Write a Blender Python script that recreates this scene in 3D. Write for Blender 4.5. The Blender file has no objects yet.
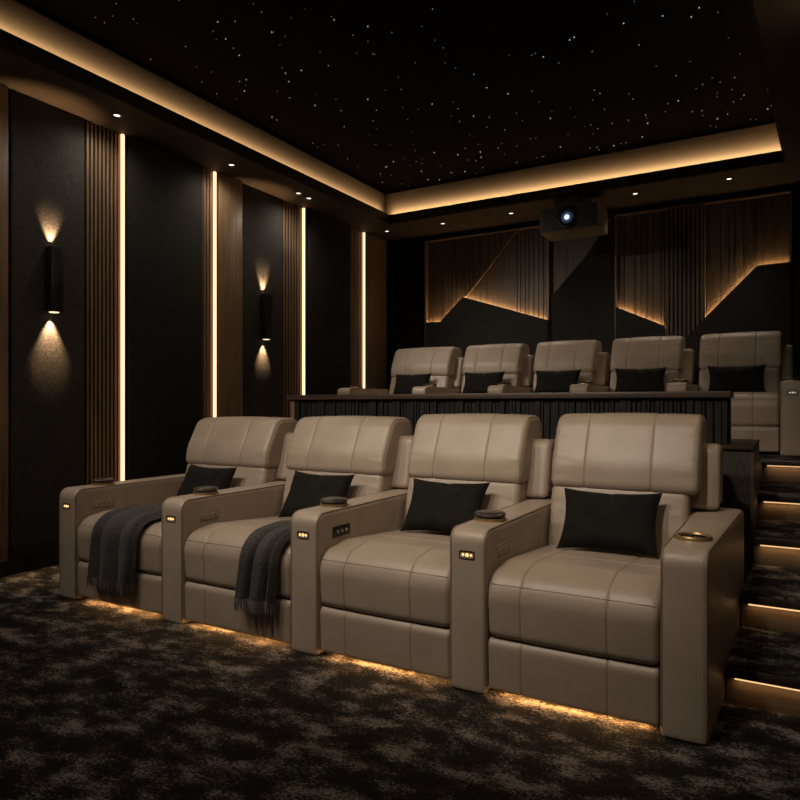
import bpy, bmesh, math, random
from mathutils import Vector, Matrix

random.seed(7)
PI = math.pi
C = bpy.context.scene.collection
sc = bpy.context.scene

# ------------------------------------------------------------------ materials
def new_mat(name):
    m = bpy.data.materials.new(name); m.use_nodes = True
    nt = m.node_tree
    b = nt.nodes['Principled BSDF']
    return m, nt, b

def N(nt, t, **kw):
    n = nt.nodes.new(t)
    for k, v in kw.items():
        if k.startswith('in_'):
            n.inputs[k[3:].replace('_', ' ')].default_value = v
        else:
            setattr(n, k, v)
    return n

def ramp(nt, stops):
    r = nt.nodes.new('ShaderNodeValToRGB')
    e = r.color_ramp.elements
    while len(e) < len(stops): e.new(0.5)
    for el, (p, c) in zip(e, stops):
        el.position = p
        el.color = (c, c, c, 1) if isinstance(c, (int, float)) else (*c, 1)
    return r

def bump(nt, b, height, strength, dist):
    bp = N(nt, 'ShaderNodeBump')
    bp.inputs['Strength'].default_value = strength
    bp.inputs['Distance'].default_value = dist
    nt.links.new(height, bp.inputs['Height'])
    nt.links.new(bp.outputs['Normal'], b.inputs['Normal'])

def coords(nt, scale=(1, 1, 1)):
    tc = N(nt, 'ShaderNodeTexCoord')
    mp = N(nt, 'ShaderNodeMapping')
    mp.inputs['Scale'].default_value = scale
    nt.links.new(tc.outputs['Object'], mp.inputs['Vector'])
    return mp.outputs['Vector']

def plain(name, col, rough=0.5, metal=0.0, spec=0.5):
    m, nt, b = new_mat(name)
    b.inputs['Base Color'].default_value = (*col, 1)
    b.inputs['Roughness'].default_value = rough
    b.inputs['Metallic'].default_value = metal
    b.inputs['Specular IOR Level'].default_value = spec
    return m

def noisy(name, c0, c1, scale, rough, detail=4, stretch=(1, 1, 1), bstr=0.3, bdist=0.002, bscale=None, lo=0.35, hi=0.65, spec=0.4, sheen=0.0):
    m, nt, b = new_mat(name)
    v = coords(nt, stretch)
    n = N(nt, 'ShaderNodeTexNoise'); n.inputs['Scale'].default_value = scale; n.inputs['Detail'].default_value = detail
    nt.links.new(v, n.inputs['Vector'])
    r = ramp(nt, [(lo, c0), (hi, c1)])
    nt.links.new(n.outputs['Fac'], r.inputs['Fac'])
    nt.links.new(r.outputs['Color'], b.inputs['Base Color'])
    b.inputs['Roughness'].default_value = rough
    b.inputs['Specular IOR Level'].default_value = spec
    b.inputs['Sheen Weight'].default_value = sheen
    h = n.outputs['Fac']
    if bscale:
        n2 = N(nt, 'ShaderNodeTexNoise'); n2.inputs['Scale'].default_value = bscale; n2.inputs['Detail'].default_value = 3
        nt.links.new(v, n2.inputs['Vector']); h = n2.outputs['Fac']
    if bstr: bump(nt, b, h, bstr, bdist)
    return m

def emit(name, col, s):
    m = bpy.data.materials.new(name); m.use_nodes = True
    nt = m.node_tree; nt.nodes.clear()
    e = N(nt, 'ShaderNodeEmission'); e.inputs['Color'].default_value = (*col, 1); e.inputs['Strength'].default_value = s
    o = N(nt, 'ShaderNodeOutputMaterial'); nt.links.new(e.outputs[0], o.inputs[0])
    return m

def leather_mat():
    m, nt, b = new_mat('taupe_leather')
    v = coords(nt)
    n = N(nt, 'ShaderNodeTexNoise'); n.inputs['Scale'].default_value = 6; n.inputs['Detail'].default_value = 5
    nt.links.new(v, n.inputs['Vector'])
    r = ramp(nt, [(0.3, LEATHER0), (0.7, LEATHER1)])
    nt.links.new(n.outputs['Fac'], r.inputs['Fac'])
    nt.links.new(r.outputs['Color'], b.inputs['Base Color'])
    b.inputs['Roughness'].default_value = 0.38
    b.inputs['Specular IOR Level'].default_value = 0.5
    vo = N(nt, 'ShaderNodeTexVoronoi'); vo.inputs['Scale'].default_value = 330
    nt.links.new(v, vo.inputs['Vector'])
    n2 = N(nt, 'ShaderNodeTexNoise'); n2.inputs['Scale'].default_value = 28; n2.inputs['Detail'].default_value = 3
    nt.links.new(v, n2.inputs['Vector'])
    add = N(nt, 'ShaderNodeMath', operation='MULTIPLY_ADD'); add.inputs[1].default_value = 2.2
    nt.links.new(n2.outputs['Fac'], add.inputs[0]); nt.links.new(vo.outputs['Distance'], add.inputs[2])
    bump(nt, b, add.outputs[0], 0.22, 0.0022)
    return m
LEATHER0, LEATHER1 = (0.345, 0.272, 0.208), (0.40, 0.318, 0.246)

def carpet_mat():
    m, nt, b = new_mat('distressed_carpet')
    v = coords(nt, (1, 1.5, 1))
    n1 = N(nt, 'ShaderNodeTexNoise'); n1.inputs['Scale'].default_value = 6.2; n1.inputs['Detail'].default_value = 6; n1.inputs['Roughness'].default_value = 0.62
    n2 = N(nt, 'ShaderNodeTexNoise'); n2.inputs['Scale'].default_value = 74; n2.inputs['Detail'].default_value = 5; n2.inputs['Roughness'].default_value = 0.9
    nt.links.new(v, n1.inputs['Vector']); nt.links.new(v, n2.inputs['Vector'])
    ma = N(nt, 'ShaderNodeMath', operation='MULTIPLY_ADD'); ma.inputs[1].default_value = 1.15
    nt.links.new(n2.outputs['Fac'], ma.inputs[0]); nt.links.new(n1.outputs['Fac'], ma.inputs[2])
    r = ramp(nt, [(1.065/1.3, (0.012, 0.0113, 0.0107)), (1.135/1.3, (0.058, 0.050, 0.0435)), (1.22/1.3, (0.27, 0.234, 0.202))])
    dv = N(nt, 'ShaderNodeMath', operation='DIVIDE'); dv.inputs[1].default_value = 1.3
    nt.links.new(ma.outputs[0], dv.inputs[0]); nt.links.new(dv.outputs[0], r.inputs['Fac'])
    nt.links.new(r.outputs['Color'], b.inputs['Base Color'])
    b.inputs['Roughness'].default_value = 0.95; b.inputs['Specular IOR Level'].default_value = 0.1
    n3 = N(nt, 'ShaderNodeTexNoise'); n3.inputs['Scale'].default_value = 150; n3.inputs['Detail'].default_value = 3
    nt.links.new(v, n3.inputs['Vector'])
    bump(nt, b, n3.outputs['Fac'], 0.9, 0.012)
    return m

def wood_mat(name, c0, c1, c2, rough=0.45):
    m, nt, b = new_mat(name)
    v = coords(nt, (1, 1, 0.045))
    n = N(nt, 'ShaderNodeTexNoise'); n.inputs['Scale'].default_value = 38; n.inputs['Detail'].default_value = 6; n.inputs['Distortion'].default_value = 0.6
    nt.links.new(v, n.inputs['Vector'])
    r = ramp(nt, [(0.3, c0), (0.5, c1), (0.72, c2)])
    nt.links.new(n.outputs['Fac'], r.inputs['Fac'])
    nt.links.new(r.outputs['Color'], b.inputs['Base Color'])
    b.inputs['Roughness'].default_value = rough
    bump(nt, b, n.outputs['Fac'], 0.15, 0.001)
    return m

def horizontal_wood(name, c0, c1):
    return noisy(name, c0, c1, 30, 0.4, detail=5, stretch=(0.05, 1, 1), bstr=0.1, bdist=0.001)

WARM = (1.0, 0.60, 0.27)
leather = leather_mat()
piping_m = plain('piping_leather', (0.25, 0.185, 0.135), 0.5)
carpet = carpet_mat()
wood = wood_mat('walnut_wood', (0.13, 0.081, 0.045), (0.19, 0.121, 0.067), (0.26, 0.167, 0.095))
wood_dark = wood_mat('dark_walnut_wood', (0.055, 0.037, 0.023), (0.085, 0.057, 0.035), (0.12, 0.082, 0.05))
wood_h = horizontal_wood('ledge_walnut', (0.045, 0.03, 0.021), (0.085, 0.056, 0.038))
riser_w = horizontal_wood('riser_walnut', (0.085, 0.06, 0.04), (0.14, 0.098, 0.064))
nose_w = horizontal_wood('nosing_walnut', (0.028, 0.019, 0.013), (0.05, 0.034, 0.022))
fabric = noisy('charcoal_acoustic_fabric', (0.030, 0.028, 0.026), (0.062, 0.057, 0.052), 120, 0.9, detail=5, bstr=0.6, bdist=0.004, bscale=170, spec=0.15)
fabric_deep = noisy('black_acoustic_fabric', (0.019, 0.0178, 0.0165), (0.034, 0.0315, 0.029), 90, 0.9, detail=4, bstr=0.4, bdist=0.002, spec=0.15)
black_wall = plain('black_paint', (0.010, 0.0092, 0.0085), 0.8, spec=0.2)
soffit_m = noisy('dark_soffit_paint', (0.062, 0.046, 0.031), (0.07, 0.052, 0.035), 5, 0.75, bstr=0.0, spec=0.2)
fascia_m = plain('black_fascia_paint', (0.008, 0.007, 0.006), 0.6, spec=0.25)
cove_m = plain('cove_plaster', (0.46, 0.39, 0.30), 0.85, spec=0.2)
star_m = noisy('star_ceiling_fabric', (0.0075, 0.0064, 0.0052), (0.011, 0.009, 0.0075), 40, 0.95, bstr=0.0, spec=0.1)
velvet = noisy('black_velvet', (0.006, 0.0053, 0.0046), (0.0105, 0.0092, 0.008), 14, 0.8, bstr=0.3, bdist=0.002, bscale=60, spec=0.15, sheen=0.02)
throw_m = noisy('charcoal_wool', (0.075, 0.0715, 0.068), (0.20, 0.191, 0.183), 130, 0.95, detail=3, bstr=0.8, bdist=0.003, bscale=210, spec=0.1, lo=0.3, hi=0.72, sheen=0.1)
blk_plastic = plain('black_plastic', (0.008, 0.008, 0.008), 0.35)
blk_metal = plain('black_metal', (0.012, 0.011, 0.010), 0.42, 0.3)
gunmetal = plain('polished_gunmetal', (0.12, 0.105, 0.088), 0.28, 0.75)
brass = plain('brass', (0.46, 0.31, 0.15), 0.36, 0.75)
chrome = plain('brushed_steel', (0.42, 0.39, 0.35), 0.3, 1.0)
counter_m = noisy('black_fluted_fabric', (0.009, 0.0086, 0.0082), (0.020, 0.0192, 0.0184), 55, 0.75, stretch=(1, 1, 0.12), bstr=0.5, bdist=0.004, spec=0.3)
plinth_m = noisy('dark_stone_laminate', (0.030, 0.026, 0.0225), (0.056, 0.048, 0.041), 60, 0.5, bstr=0.2, bdist=0.002, stretch=(1, 1, 0.5), spec=0.4)
led_wall = emit('warm_wall_led', (1.0, 0.58, 0.30), 2.6)
led_cove = emit('warm_cove_led', (1.0, 0.63, 0.31), 0.25)
led_step = emit('warm_step_led', (1.0, 0.60, 0.27), 1.15)
led_under = emit('warm_floor_led', (1.0, 0.50, 0.17), 52)
led_feat = emit('warm_feature_led', (1.0, 0.61, 0.28), 34)
led_bulb = emit('arm_bulb', (1.0, 0.54, 0.20), 1.7)
led_cool = emit('arm_bulb_pale', (1.0, 0.86, 0.70), 0.5)
lamp_face = emit('downlight_lens', (1.0, 0.88, 0.72), 2.2)
sconce_face = emit('sconce_lens', (1.0, 0.72, 0.42), 1.6)
star_face = emit('star_point', (1.0, 0.88, 0.74), 0.55)
proj_glow = emit('projector_beam', (0.78, 0.88, 1.0), 9.0)

def lens_mat():
    m, nt, b = new_mat('lit_projector_lens')
    tc = N(nt, 'ShaderNodeTexCoord')
    ln = N(nt, 'ShaderNodeVectorMath', operation='LENGTH')
    nt.links.new(tc.outputs['Object'], ln.inputs[0])
    r = ramp(nt, [(0.0, (0.75, 0.85, 1.0)), (0.020, (0.6, 0.75, 1.0)), (0.027, (0.022, 0.034, 0.065)), (0.05, (0.004, 0.006, 0.011)), (0.07, (0, 0, 0))])
    nt.links.new(ln.outputs['Value'], r.inputs['Fac'])
    nt.links.new(r.outputs['Color'], b.inputs['Emission Color']); b.inputs['Emission Strength'].default_value = 3.0
    b.inputs['Base Color'].default_value = (0.005, 0.006, 0.01, 1); b.inputs['Roughness'].default_value = 0.1
    return m
lens_m = lens_mat()

# ------------------------------------------------------------------ object helpers
def thing(name, label, cat, loc=(0, 0, 0), group=None, kind=None):
    o = bpy.data.objects.new(name, None); C.objects.link(o)
    o.location = loc; o.empty_display_size = 0.1
    o['label'] = label; o['category'] = cat
    if group: o['group'] = group
    if kind: o['kind'] = kind
    return o

def tag(o, label=None, cat=None, group=None, kind=None):
    if label: o['label'] = label
    if cat: o['category'] = cat
    if group: o['group'] = group
    if kind: o['kind'] = kind
    return o

def obj(name, bm, mats, parent=None, smooth=True, loc=None):
    me = bpy.data.meshes.new(name)
    bmesh.ops.recalc_face_normals(bm, faces=bm.faces)
    bm.to_mesh(me); bm.free()
    for m in (mats if isinstance(mats, (list, tuple)) else [mats]): me.materials.append(m)
    if smooth:
        me.shade_smooth()
        try: me.set_sharp_from_angle(angle=math.radians(42))
        except Exception: pass
    o = bpy.data.objects.new(name, me); C.objects.link(o)
    if parent is not None: o.parent = parent
    if loc: o.location = loc
    return o

def box(bm, x0, x1, y0, y1, z0, z1, mi=0, bev=0.0, seg=2):
    vs = [bm.verts.new((x, y, z)) for x in (x0, x1) for y in (y0, y1) for z in (z0, z1)]
    fs = [(0, 1, 3, 2), (4, 6, 7, 5), (0, 4, 5, 1), (2, 3, 7, 6), (0, 2, 6, 4), (1, 5, 7, 3)]
    faces = [bm.faces.new([vs[i] for i in f]) for f in fs]
    for f in faces: f.material_index = mi
    if bev > 0:
        es = list({e for f in faces for e in f.edges})
        r = bmesh.ops.bevel(bm, geom=es, offset=bev, segments=seg, affect='EDGES', profile=0.5)
        for f in r['faces']: f.material_index = mi
    return faces

def bx(name, x0, x1, y0, y1, z0, z1, m, parent=None, bev=0.0, seg=2):
    bm = bmesh.new(); box(bm, x0, x1, y0, y1, z0, z1, 0, bev, seg)
    return obj(name, bm, m, parent, smooth=bev > 0)

def lathe(bm, prof, seg=32, mi=0, mat=Matrix()):
    """prof: (radius, z) list, revolved round z."""
    rings = []
    for r, z in prof:
        if r < 1e-6: rings.append([bm.verts.new(mat @ Vector((0, 0, z)))])
        else: rings.append([bm.verts.new(mat @ Vector((r * math.cos(2 * PI * k / seg), r * math.sin(2 * PI * k / seg), z))) for k in range(seg)])
    for a, b in zip(rings, rings[1:]):
        for k in range(seg):
            k2 = (k + 1) % seg
            if len(a) == 1 and len(b) == 1: continue
            if len(a) == 1: f = bm.faces.new((a[0], b[k], b[k2]))
            elif len(b) == 1: f = bm.faces.new((a[k], b[0], a[k2]))
            else: f = bm.faces.new((a[k], b[k], b[k2], a[k2]))
            f.material_index = mi

def prism(bm, pts, axis, a0, a1, mi=0):
    """pts: 2D polygon; axis 'x' -> (y,z), 'y' -> (x,z), 'z' -> (x,y)."""
    def P(p, a):
        return {'x': (a, p[0], p[1]), 'y': (p[0], a, p[1]), 'z': (p[0], p[1], a)}[axis]
    A = [bm.verts.new(P(p, a0)) for p in pts]; B = [bm.verts.new(P(p, a1)) for p in pts]
    fs = [bm.faces.new(A), bm.faces.new(B[::-1])]
    n = len(pts)
    for i in range(n): fs.append(bm.faces.new((A[i], A[(i + 1) % n], B[(i + 1) % n], B[i])))
    for f in fs: f.material_index = mi

def tube(bm, pts, r, seg=6, mi=0, closed=False):
    pts = [Vector(p) for p in pts]; n = len(pts); rings = []
    for i, p in enumerate(pts):
        a = pts[(i - 1) % n] if (closed or i > 0) else p
        b = pts[(i + 1) % n] if (closed or i < n - 1) else p
        t = (b - a).normalized()
        u = t.cross(Vector((1, 0.013, 0.02)));
        if u.length < 0.05: u = t.cross(Vector((0, 0, 1)))
        u.normalize(); w = t.cross(u)
        rr = r[i] if isinstance(r, list) else r
        rings.append([bm.verts.new(p + rr * (u * math.cos(2 * PI * k / seg) + w * math.sin(2 * PI * k / seg))) for k in range(seg)])
    m = n if closed else n - 1
    for i in range(m):
        A, B = rings[i], rings[(i + 1) % n]
        for k in range(seg):
            f = bm.faces.new((A[k], A[(k + 1) % seg], B[(k + 1) % seg], B[k])); f.material_index = mi
    if not closed:
        bm.faces.new(rings[0]).material_index = mi; bm.faces.new(rings[-1][::-1]).material_index = mi

# ------------------------------------------------------------------ upholstery: a side profile lofted along x
def round_poly(pts, step=0.012):
    """pts (y,z,r) closed polygon -> dense closed polyline with rounded corners."""
    n = len(pts); out = []
    for i in range(n):
        p = Vector(pts[i][:2]); a = Vector(pts[i - 1][:2]); b = Vector(pts[(i + 1) % n][:2]); r = pts[i][2]
        d1 = (a - p).normalized(); d2 = (b - p).normalized()
        ang = math.acos(max(-1, min(1, d1.dot(d2))))
        t = min(r / max(math.tan(ang / 2), 1e-4), (a - p).length * 0.49, (b - p).length * 0.49)
        rr = t * math.tan(ang / 2)
        c = p + (d1 + d2).normalized() * (rr / max(math.sin(ang / 2), 1e-4))
        s, e = p + d1 * t - c, p + d2 * t - c
        a0 = math.atan2(s.y, s.x); a1 = math.atan2(e.y, e.x)
        da = (a1 - a0 + PI) % (2 * PI) - PI
        k = max(3, int(abs(da) * rr / step) + 2)
        out += [c + rr * Vector((math.cos(a0 + da * j / k), math.sin(a0 + da * j / k))) for j in range(k + 1)]
    dense = []
    for i, p in enumerate(out):
        q = out[(i + 1) % len(out)]; L = (q - p).length
        if L < 1e-6: continue
        k = max(1, int(L / step))
        dense += [p + (q - p) * (j / k) for j in range(k)]
    return dense

def normals2(pl):
    n = len(pl); area = sum(pl[i].x * pl[(i + 1) % n].y - pl[(i + 1) % n].x * pl[i].y for i in range(n))
    s = 1 if area > 0 else -1; out = []
    for i in range(n):
        t = (pl[(i + 1) % n] - pl[i - 1]).normalized()
        out.append(Vector((t.y, -t.x)) * s)
    return out

def refine(pl, marks, w=0.008):
    """add profile points round every v-seam mark."""
    out = []
    for i, p in enumerate(pl):
        q = pl[(i + 1) % len(pl)]
        out.append(p)
        if any(((p + q) / 2 - Vector(m)).length < 2 * w for m in marks):
            for j in (1, 2, 3): out.append(p.lerp(q, j / 4))
    return out

def loft(bm, prof, x0, x1, er=0.02, puff=0.0, useams=(), vseams=(), groove=0.0027, wrinkle=0.0, shear=0.0, mi=0, ends=0.0, seed=0):
    pl = refine(round_poly(prof), vseams)
    nr = normals2(pl); n = len(pl)
    hw = (x1 - x0) / 2; cx = (x0 + x1) / 2
    xs = set()
    for k in range(7):
        a = er * (1 - math.cos(k / 6 * PI / 2)); xs.add(round(-hw + a, 5)); xs.add(round(hw - a, 5))
    m = max(4, int((2 * hw - 2 * er) / 0.022))
    for k in range(m + 1): xs.add(round(-hw + er + (2 * hw - 2 * er) * k / m, 5))
    for s in useams:
        for d in (-0.012, -0.008, -0.005, -0.0025, 0, 0.0025, 0.005, 0.008, 0.012): xs.add(round((2 * s - 1) * hw + d, 5))
    xs = sorted(xs)
    vin = [max([0.0] + [math.exp(-((p - Vector(mk)).length / 0.004) ** 2) for mk in vseams]) for p in pl]
    rng = random.Random(seed); ph = [rng.uniform(0, 6.28) for _ in range(6)]
    rings = []
    for x in xs:
        d = abs(x) - (hw - er)
        inset = er - math.sqrt(max(0.0, er * er - d * d)) if d > 0 else 0.0
        gs = max([0.0] + [math.exp(-((x - (2 * s - 1) * hw) / 0.0034) ** 2) for s in useams])
        # fabric swells a little between the seams
        sw = 1 - (x / hw) ** 2
        if useams:
            dd = min(abs(x - (2 * s - 1) * hw) for s in useams); sw = sw * 0.72 + 0.28 * min(1, dd / 0.035) ** 0.7
        ring = []
        edge = max(0.0, (abs(x) / hw - 0.62) / 0.38)
        for i, (p, q) in enumerate(zip(pl, nr)):
            wv = 0.0
            if wrinkle:
                sgn = 0 if x > 0 else 2
                wv = wrinkle * edge * (0.6 * math.sin(p.y * 95 + ph[sgn] + 9 * p.x) + 0.5 * math.sin(p.y * 163 + ph[sgn + 1] + x * 30))
            o = -inset - groove * max(gs, vin[i]) + puff * sw * (1 - vin[i]) + wv
            r = p + q * o
            X = cx + x
            if shear: X += shear * r.x * (x + hw) / (2 * hw)
            ring.append(bm.verts.new((X, r.x, r.y)))
        rings.append(ring)
    for a, b in zip(rings, rings[1:]):
        for i in range(n):
            f = bm.faces.new((a[i], a[(i + 1) % n], b[(i + 1) % n], b[i])); f.material_index = mi
    bm.faces.new(rings[0]).material_index = mi; bm.faces.new(rings[-1][::-1]).material_index = mi
    return dict(xs=xs, pl=pl, nr=nr, hw=hw, cx=cx, co=[[v.co.copy() for v in r] for r in rings])

def upholstery(name, parent, *a, mat=None, **k):
    bm = bmesh.new(); show = k.pop('show', None); info = loft(bm, *a, **k)
    o = obj(name, bm, mat or leather, parent)
    if show:
        # the stitched seams: thin dark lines lying in the grooves
        n = len(info['pl'])
        def V(c, q): return c + Vector((0, q.x, q.y)) * 0.0004
        for u in k.get('useams', ()):
            x = (2 * u - 1) * info['hw']; j = min(range(len(info['xs'])), key=lambda t: abs(info['xs'][t] - x))
            run = []
            for i in list(range(n)) + list(range(n)):
                if show(info['pl'][i]): run.append(V(info['co'][j][i], info['nr'][i]))
                elif len(run) > 3: break
                else: run = []
            if len(run) > 3:
                bm = bmesh.new(); tube(bm, run, 0.0018, 5); obj('seam', bm, piping_m, o)
        for mk in k.get('vseams', ()):
            i = min(range(n), key=lambda t: (info['pl'][t] - Vector(mk)).length)
            run = [V(info['co'][j][i], info['nr'][i]) for j in range(len(info['xs'])) if abs(info['xs'][j]) < info['hw'] - 0.012]
            bm = bmesh.new(); tube(bm, run, 0.0018, 5); obj('seam', bm, piping_m, o)
    return o

# side profiles (y, z, corner radius)
ARM = [(0, 0.0, 0.012), (0, 0.634, 0.055), (1.12, 0.636, 0.04), (1.12, 0.0, 0.012)]
CUSHION = [(0.012, 0.229, 0.025), (-0.006, 0.462, 0.10), (0.19, 0.492, 0.25), (0.76, 0.450, 0.03), (0.76, 0.229, 0.03)]
FOOT = [(0.014, 0.027, 0.006), (0.006, 0.222, 0.028), (0.22, 0.222, 0.03), (0.22, 0.027, 0.006)]
LUMBAR = [(0.735, 0.40, 0.03), (0.765, 0.56, 0.3), (0.815, 0.728, 0.02), (0.99, 0.735, 0.03), (0.93, 0.40, 0.03)]
HEAD = [(0.798, 0.722, 0.034), (0.812, 0.84, 0.25), (0.918, 1.060, 0.10), (1.13, 1.063, 0.085), (1.165, 0.97, 0.06), (1.03, 0.722, 0.04)]
SHELL = [(0.955, 0.634, 0.02), (0.985, 0.94, 0.045), (1.17, 0.935, 0.045), (1.09, 0.634, 0.02)]

def arm_face_top(y): return 0.634 + 0.002 * y / 1.1

def make_arm(root, x0, x1, panel=None, cup='lid', light='warm', shear=0.0, az=1.0):
    am = bmesh.new(); loft(am, ARM, x0, x1, er=0.020, puff=0.003, shear=shear)
    arm = obj('armrest', am, leather, root); arm.scale.z = az
    # piping along both edges of the top and the front
    pl = round_poly(ARM); nr = normals2(pl)
    for side in (-1, 1):
        pts = []
        for p, q in zip(pl, nr):
            if p.y < 0.03 or p.x > 1.06 or (p.y < 0.55 and p.x > 0.05): continue
            r = p + q * (-0.0026)
            X = (x0 if side < 0 else x1) - side * 0.0056
            if shear: X += shear * r.x * (1 if side > 0 else 0)
            pts.append((X, r.x, r.y))
        bm = bmesh.new(); tube(bm, pts, 0.0034, 6)
        obj('piping', bm, piping_m, arm)
    cx = (x0 + x1) / 2
    # reading light slot in the front face
    bm = bmesh.new()
    w, h, cz = 0.030, 0.0135, 0.535
    ring = []
    for k in range(28):
        t = 2 * PI * k / 28
        ex = max(-1, min(1, math.cos(t) * 1.25)); ez = max(-1, min(1, math.sin(t) * 1.25))
        ring.append((ex, ez))
    outer = [bm.verts.new((cx + a * (w + 0.003), -0.0050, cz + b * (h + 0.003))) for a, b in ring]
    inner = [bm.verts.new((cx + a * w, -0.0058, cz + b * h)) for a, b in ring]
    deep = [bm.verts.new((cx + a * w * 0.97, 0.004, cz + b * h * 0.95)) for a, b in ring]
    back = [bm.verts.new((cx + a * (w + 0.005), 0.01, cz + b * (h + 0.003))) for a, b in ring]
    for A, B in ((back, outer), (outer, inner), (inner, deep)):
        for k in range(28): bm.faces.new((A[k], A[(k + 1) % 28], B[(k + 1) % 28], B[k]))
    bm.faces.new(deep)
    if light:
        obj('light_bezel', bm, blk_plastic, arm)
        for dx, r in ((-0.0165, 0.0058), (0.001, 0.0074), (0.0175, 0.0052)):
            bm = bmesh.new(); bmesh.ops.create_uvsphere(bm, u_segments=14, v_segments=8, radius=r, matrix=Matrix.Translation((cx + dx, -0.002, cz)))
            obj('light_bulb', bm, led_bulb if light == 'warm' else led_cool, arm)
    else: bm.free()
    # control pad on the inner side
    if panel:
        pm = {'leather': piping_m, 'black': blk_plastic}[panel]
        bm = bmesh.new()
        xx = x1 - 0.0005 + 0.002
        y0, y1, z0, z1 = 0.115, 0.255, 0.508, 0.558
        box(bm, xx - 0.006, xx + 0.0045, y0, y1, z0, z1, 0, 0.004, 2)
        if panel == 'leather': box(bm, xx, xx + 0.0055, y0 + 0.008, y1 - 0.008, z0 + 0.008, z1 - 0.008, 1, 0.002, 1)
        pad = obj('control_pad', bm, [pm, leather], arm)
        for k in range(3):
            b2 = bmesh.new()
            lathe(b2, [(0, 0.0082), (0.0085, 0.0075), (0.010, 0.004), (0.010, 0)], 16, 0, Matrix.Translation((xx, y0 + 0.035 + 0.035 * k, 0.533)) @ Matrix.Rotation(PI / 2, 4, 'Y'))
            obj('control_button', b2, piping_m if panel == 'leather' else chrome, arm)
    # cup holder
    cy = 0.235; zt = arm_face_top(cy) + 0.003
    if shear: cx += shear * cy * 0.5
    T = Matrix.Translation((cx, cy, zt))
    if cup == 'lid':
        bm = bmesh.new(); lathe(bm, [(0, -0.004), (0.064, -0.004), (0.067, 0.004), (0.065, 0.012), (0, 0.0125)], 40, 0, T)
        obj('cup_holder_ring', bm, brass, arm)
        bm = bmesh.new(); lathe(bm, [(0, 0.012), (0.052, 0.012), (0.054, 0.016), (0.065, 0.019), (0.066, 0.027), (0.061, 0.033), (0.045, 0.0365), (0.0, 0.038)], 40, 0, T)
        obj('cup_holder_lid', bm, gunmetal, arm)
    else:
        bm = bmesh.new(); lathe(bm, [(0.045, -0.05), (0.048, 0.004), (0.053, 0.012), (0.059, 0.013), (0.063, 0.006), (0.064, -0.004)], 40, 0, T)
        obj('cup_holder_ring', bm, brass, arm)
        bm = bmesh.new(); lathe(bm, [(0, 0.0012), (0.036, 0.0012), (0.046, 0.003), (0.0485, 0.006)], 40, 0, T)
        obj('cup_holder_well', bm, blk_plastic, arm)
    return arm

def recliner(label, group, x_left, x_right, aw, front, z, zs, panel, cup, light, right_arm=None, shell_right=0.0, head_right=0.0, under=True, seed=0, name='recliner', az=1.0, head_top=0.0):
    """x_left/x_right: inner faces of the arms; the left arm belongs to the chair."""
    cx = (x_left + x_right) / 2; W = x_right - x_left; h = W / 2
    root = thing(name, label, 'recliner', (cx, front, z), group)
    root.scale = (1, 1, zs)
    make_arm(root, -h - aw, -h, panel, cup, light, az=az)
    if right_arm: make_arm(root, h, h + right_arm['w'], None, right_arm['cup'], right_arm['light'], right_arm.get('shear', 0.0), az=az)
    us = (0.215, 0.725)
    front = lambda p: p.x < 0.74 and (p.y > 0.448 or p.x < 0.05) and p.y > 0.245
    upholstery('seat_cushion', root, CUSHION, -h + 0.003, h - 0.003, er=0.026, puff=0.008, useams=us, vseams=((0.004, 0.441), (0.40, 0.4765)), seed=seed, show=front)
    upholstery('footrest_panel', root, FOOT, -h + 0.004, h - 0.004, er=0.014, puff=0.004, useams=us, seed=seed, show=lambda p: p.x < 0.03 and p.y < 0.21)
    upholstery('lumbar_cushion', root, LUMBAR, -h + 0.003, h - 0.003, er=0.03, puff=0.010, wrinkle=0.0016, seed=seed + 3)
    HEAD_ = [(y, z + head_top * max(0, (z - 0.722) / 0.34), r) for y, z, r in HEAD]
    hl, hr = -h + 0.001, h + 0.010 + head_right
    upholstery('headrest', root, HEAD_, hl, hr, er=0.034, puff=0.011, useams=(0.25, 0.70), wrinkle=0.0022, seed=seed + 5, show=lambda p: p.x < 1.04 and p.y > 0.735)
    # stitched welt round the headrest ends
    pl = round_poly(HEAD_); nr = normals2(pl)
    for X in (hl + 0.012, hr - 0.012):
        bm = bmesh.new(); tube(bm, [(X, *(p - q * 0.0062)) for p, q in zip(pl, nr)], 0.0034, 6, closed=True)
        obj('headrest_welt', bm, piping_m, root)
    upholstery('back_shell', root, [(0.905, 0.645, 0.02) if az == 1 else (0.895, 0.59, 0.02)] + SHELL[1:3] + [(1.09, 0.645 if az == 1 else 0.59, 0.02)], -h + 0.01, h + aw * 0.60 + shell_right - (0.004 if right_arm is None else 0), er=0.03, puff=0.004)
    bx('base', -h + 0.004, h - 0.004, 0.23, 1.05, 0.03, 0.40, blk_plastic, root)
    if under: bx('underglow_strip', -h + 0.05, h - 0.05, 0.038, 0.048, 0.0200, 0.0255, led_under, root)
    return root

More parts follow.
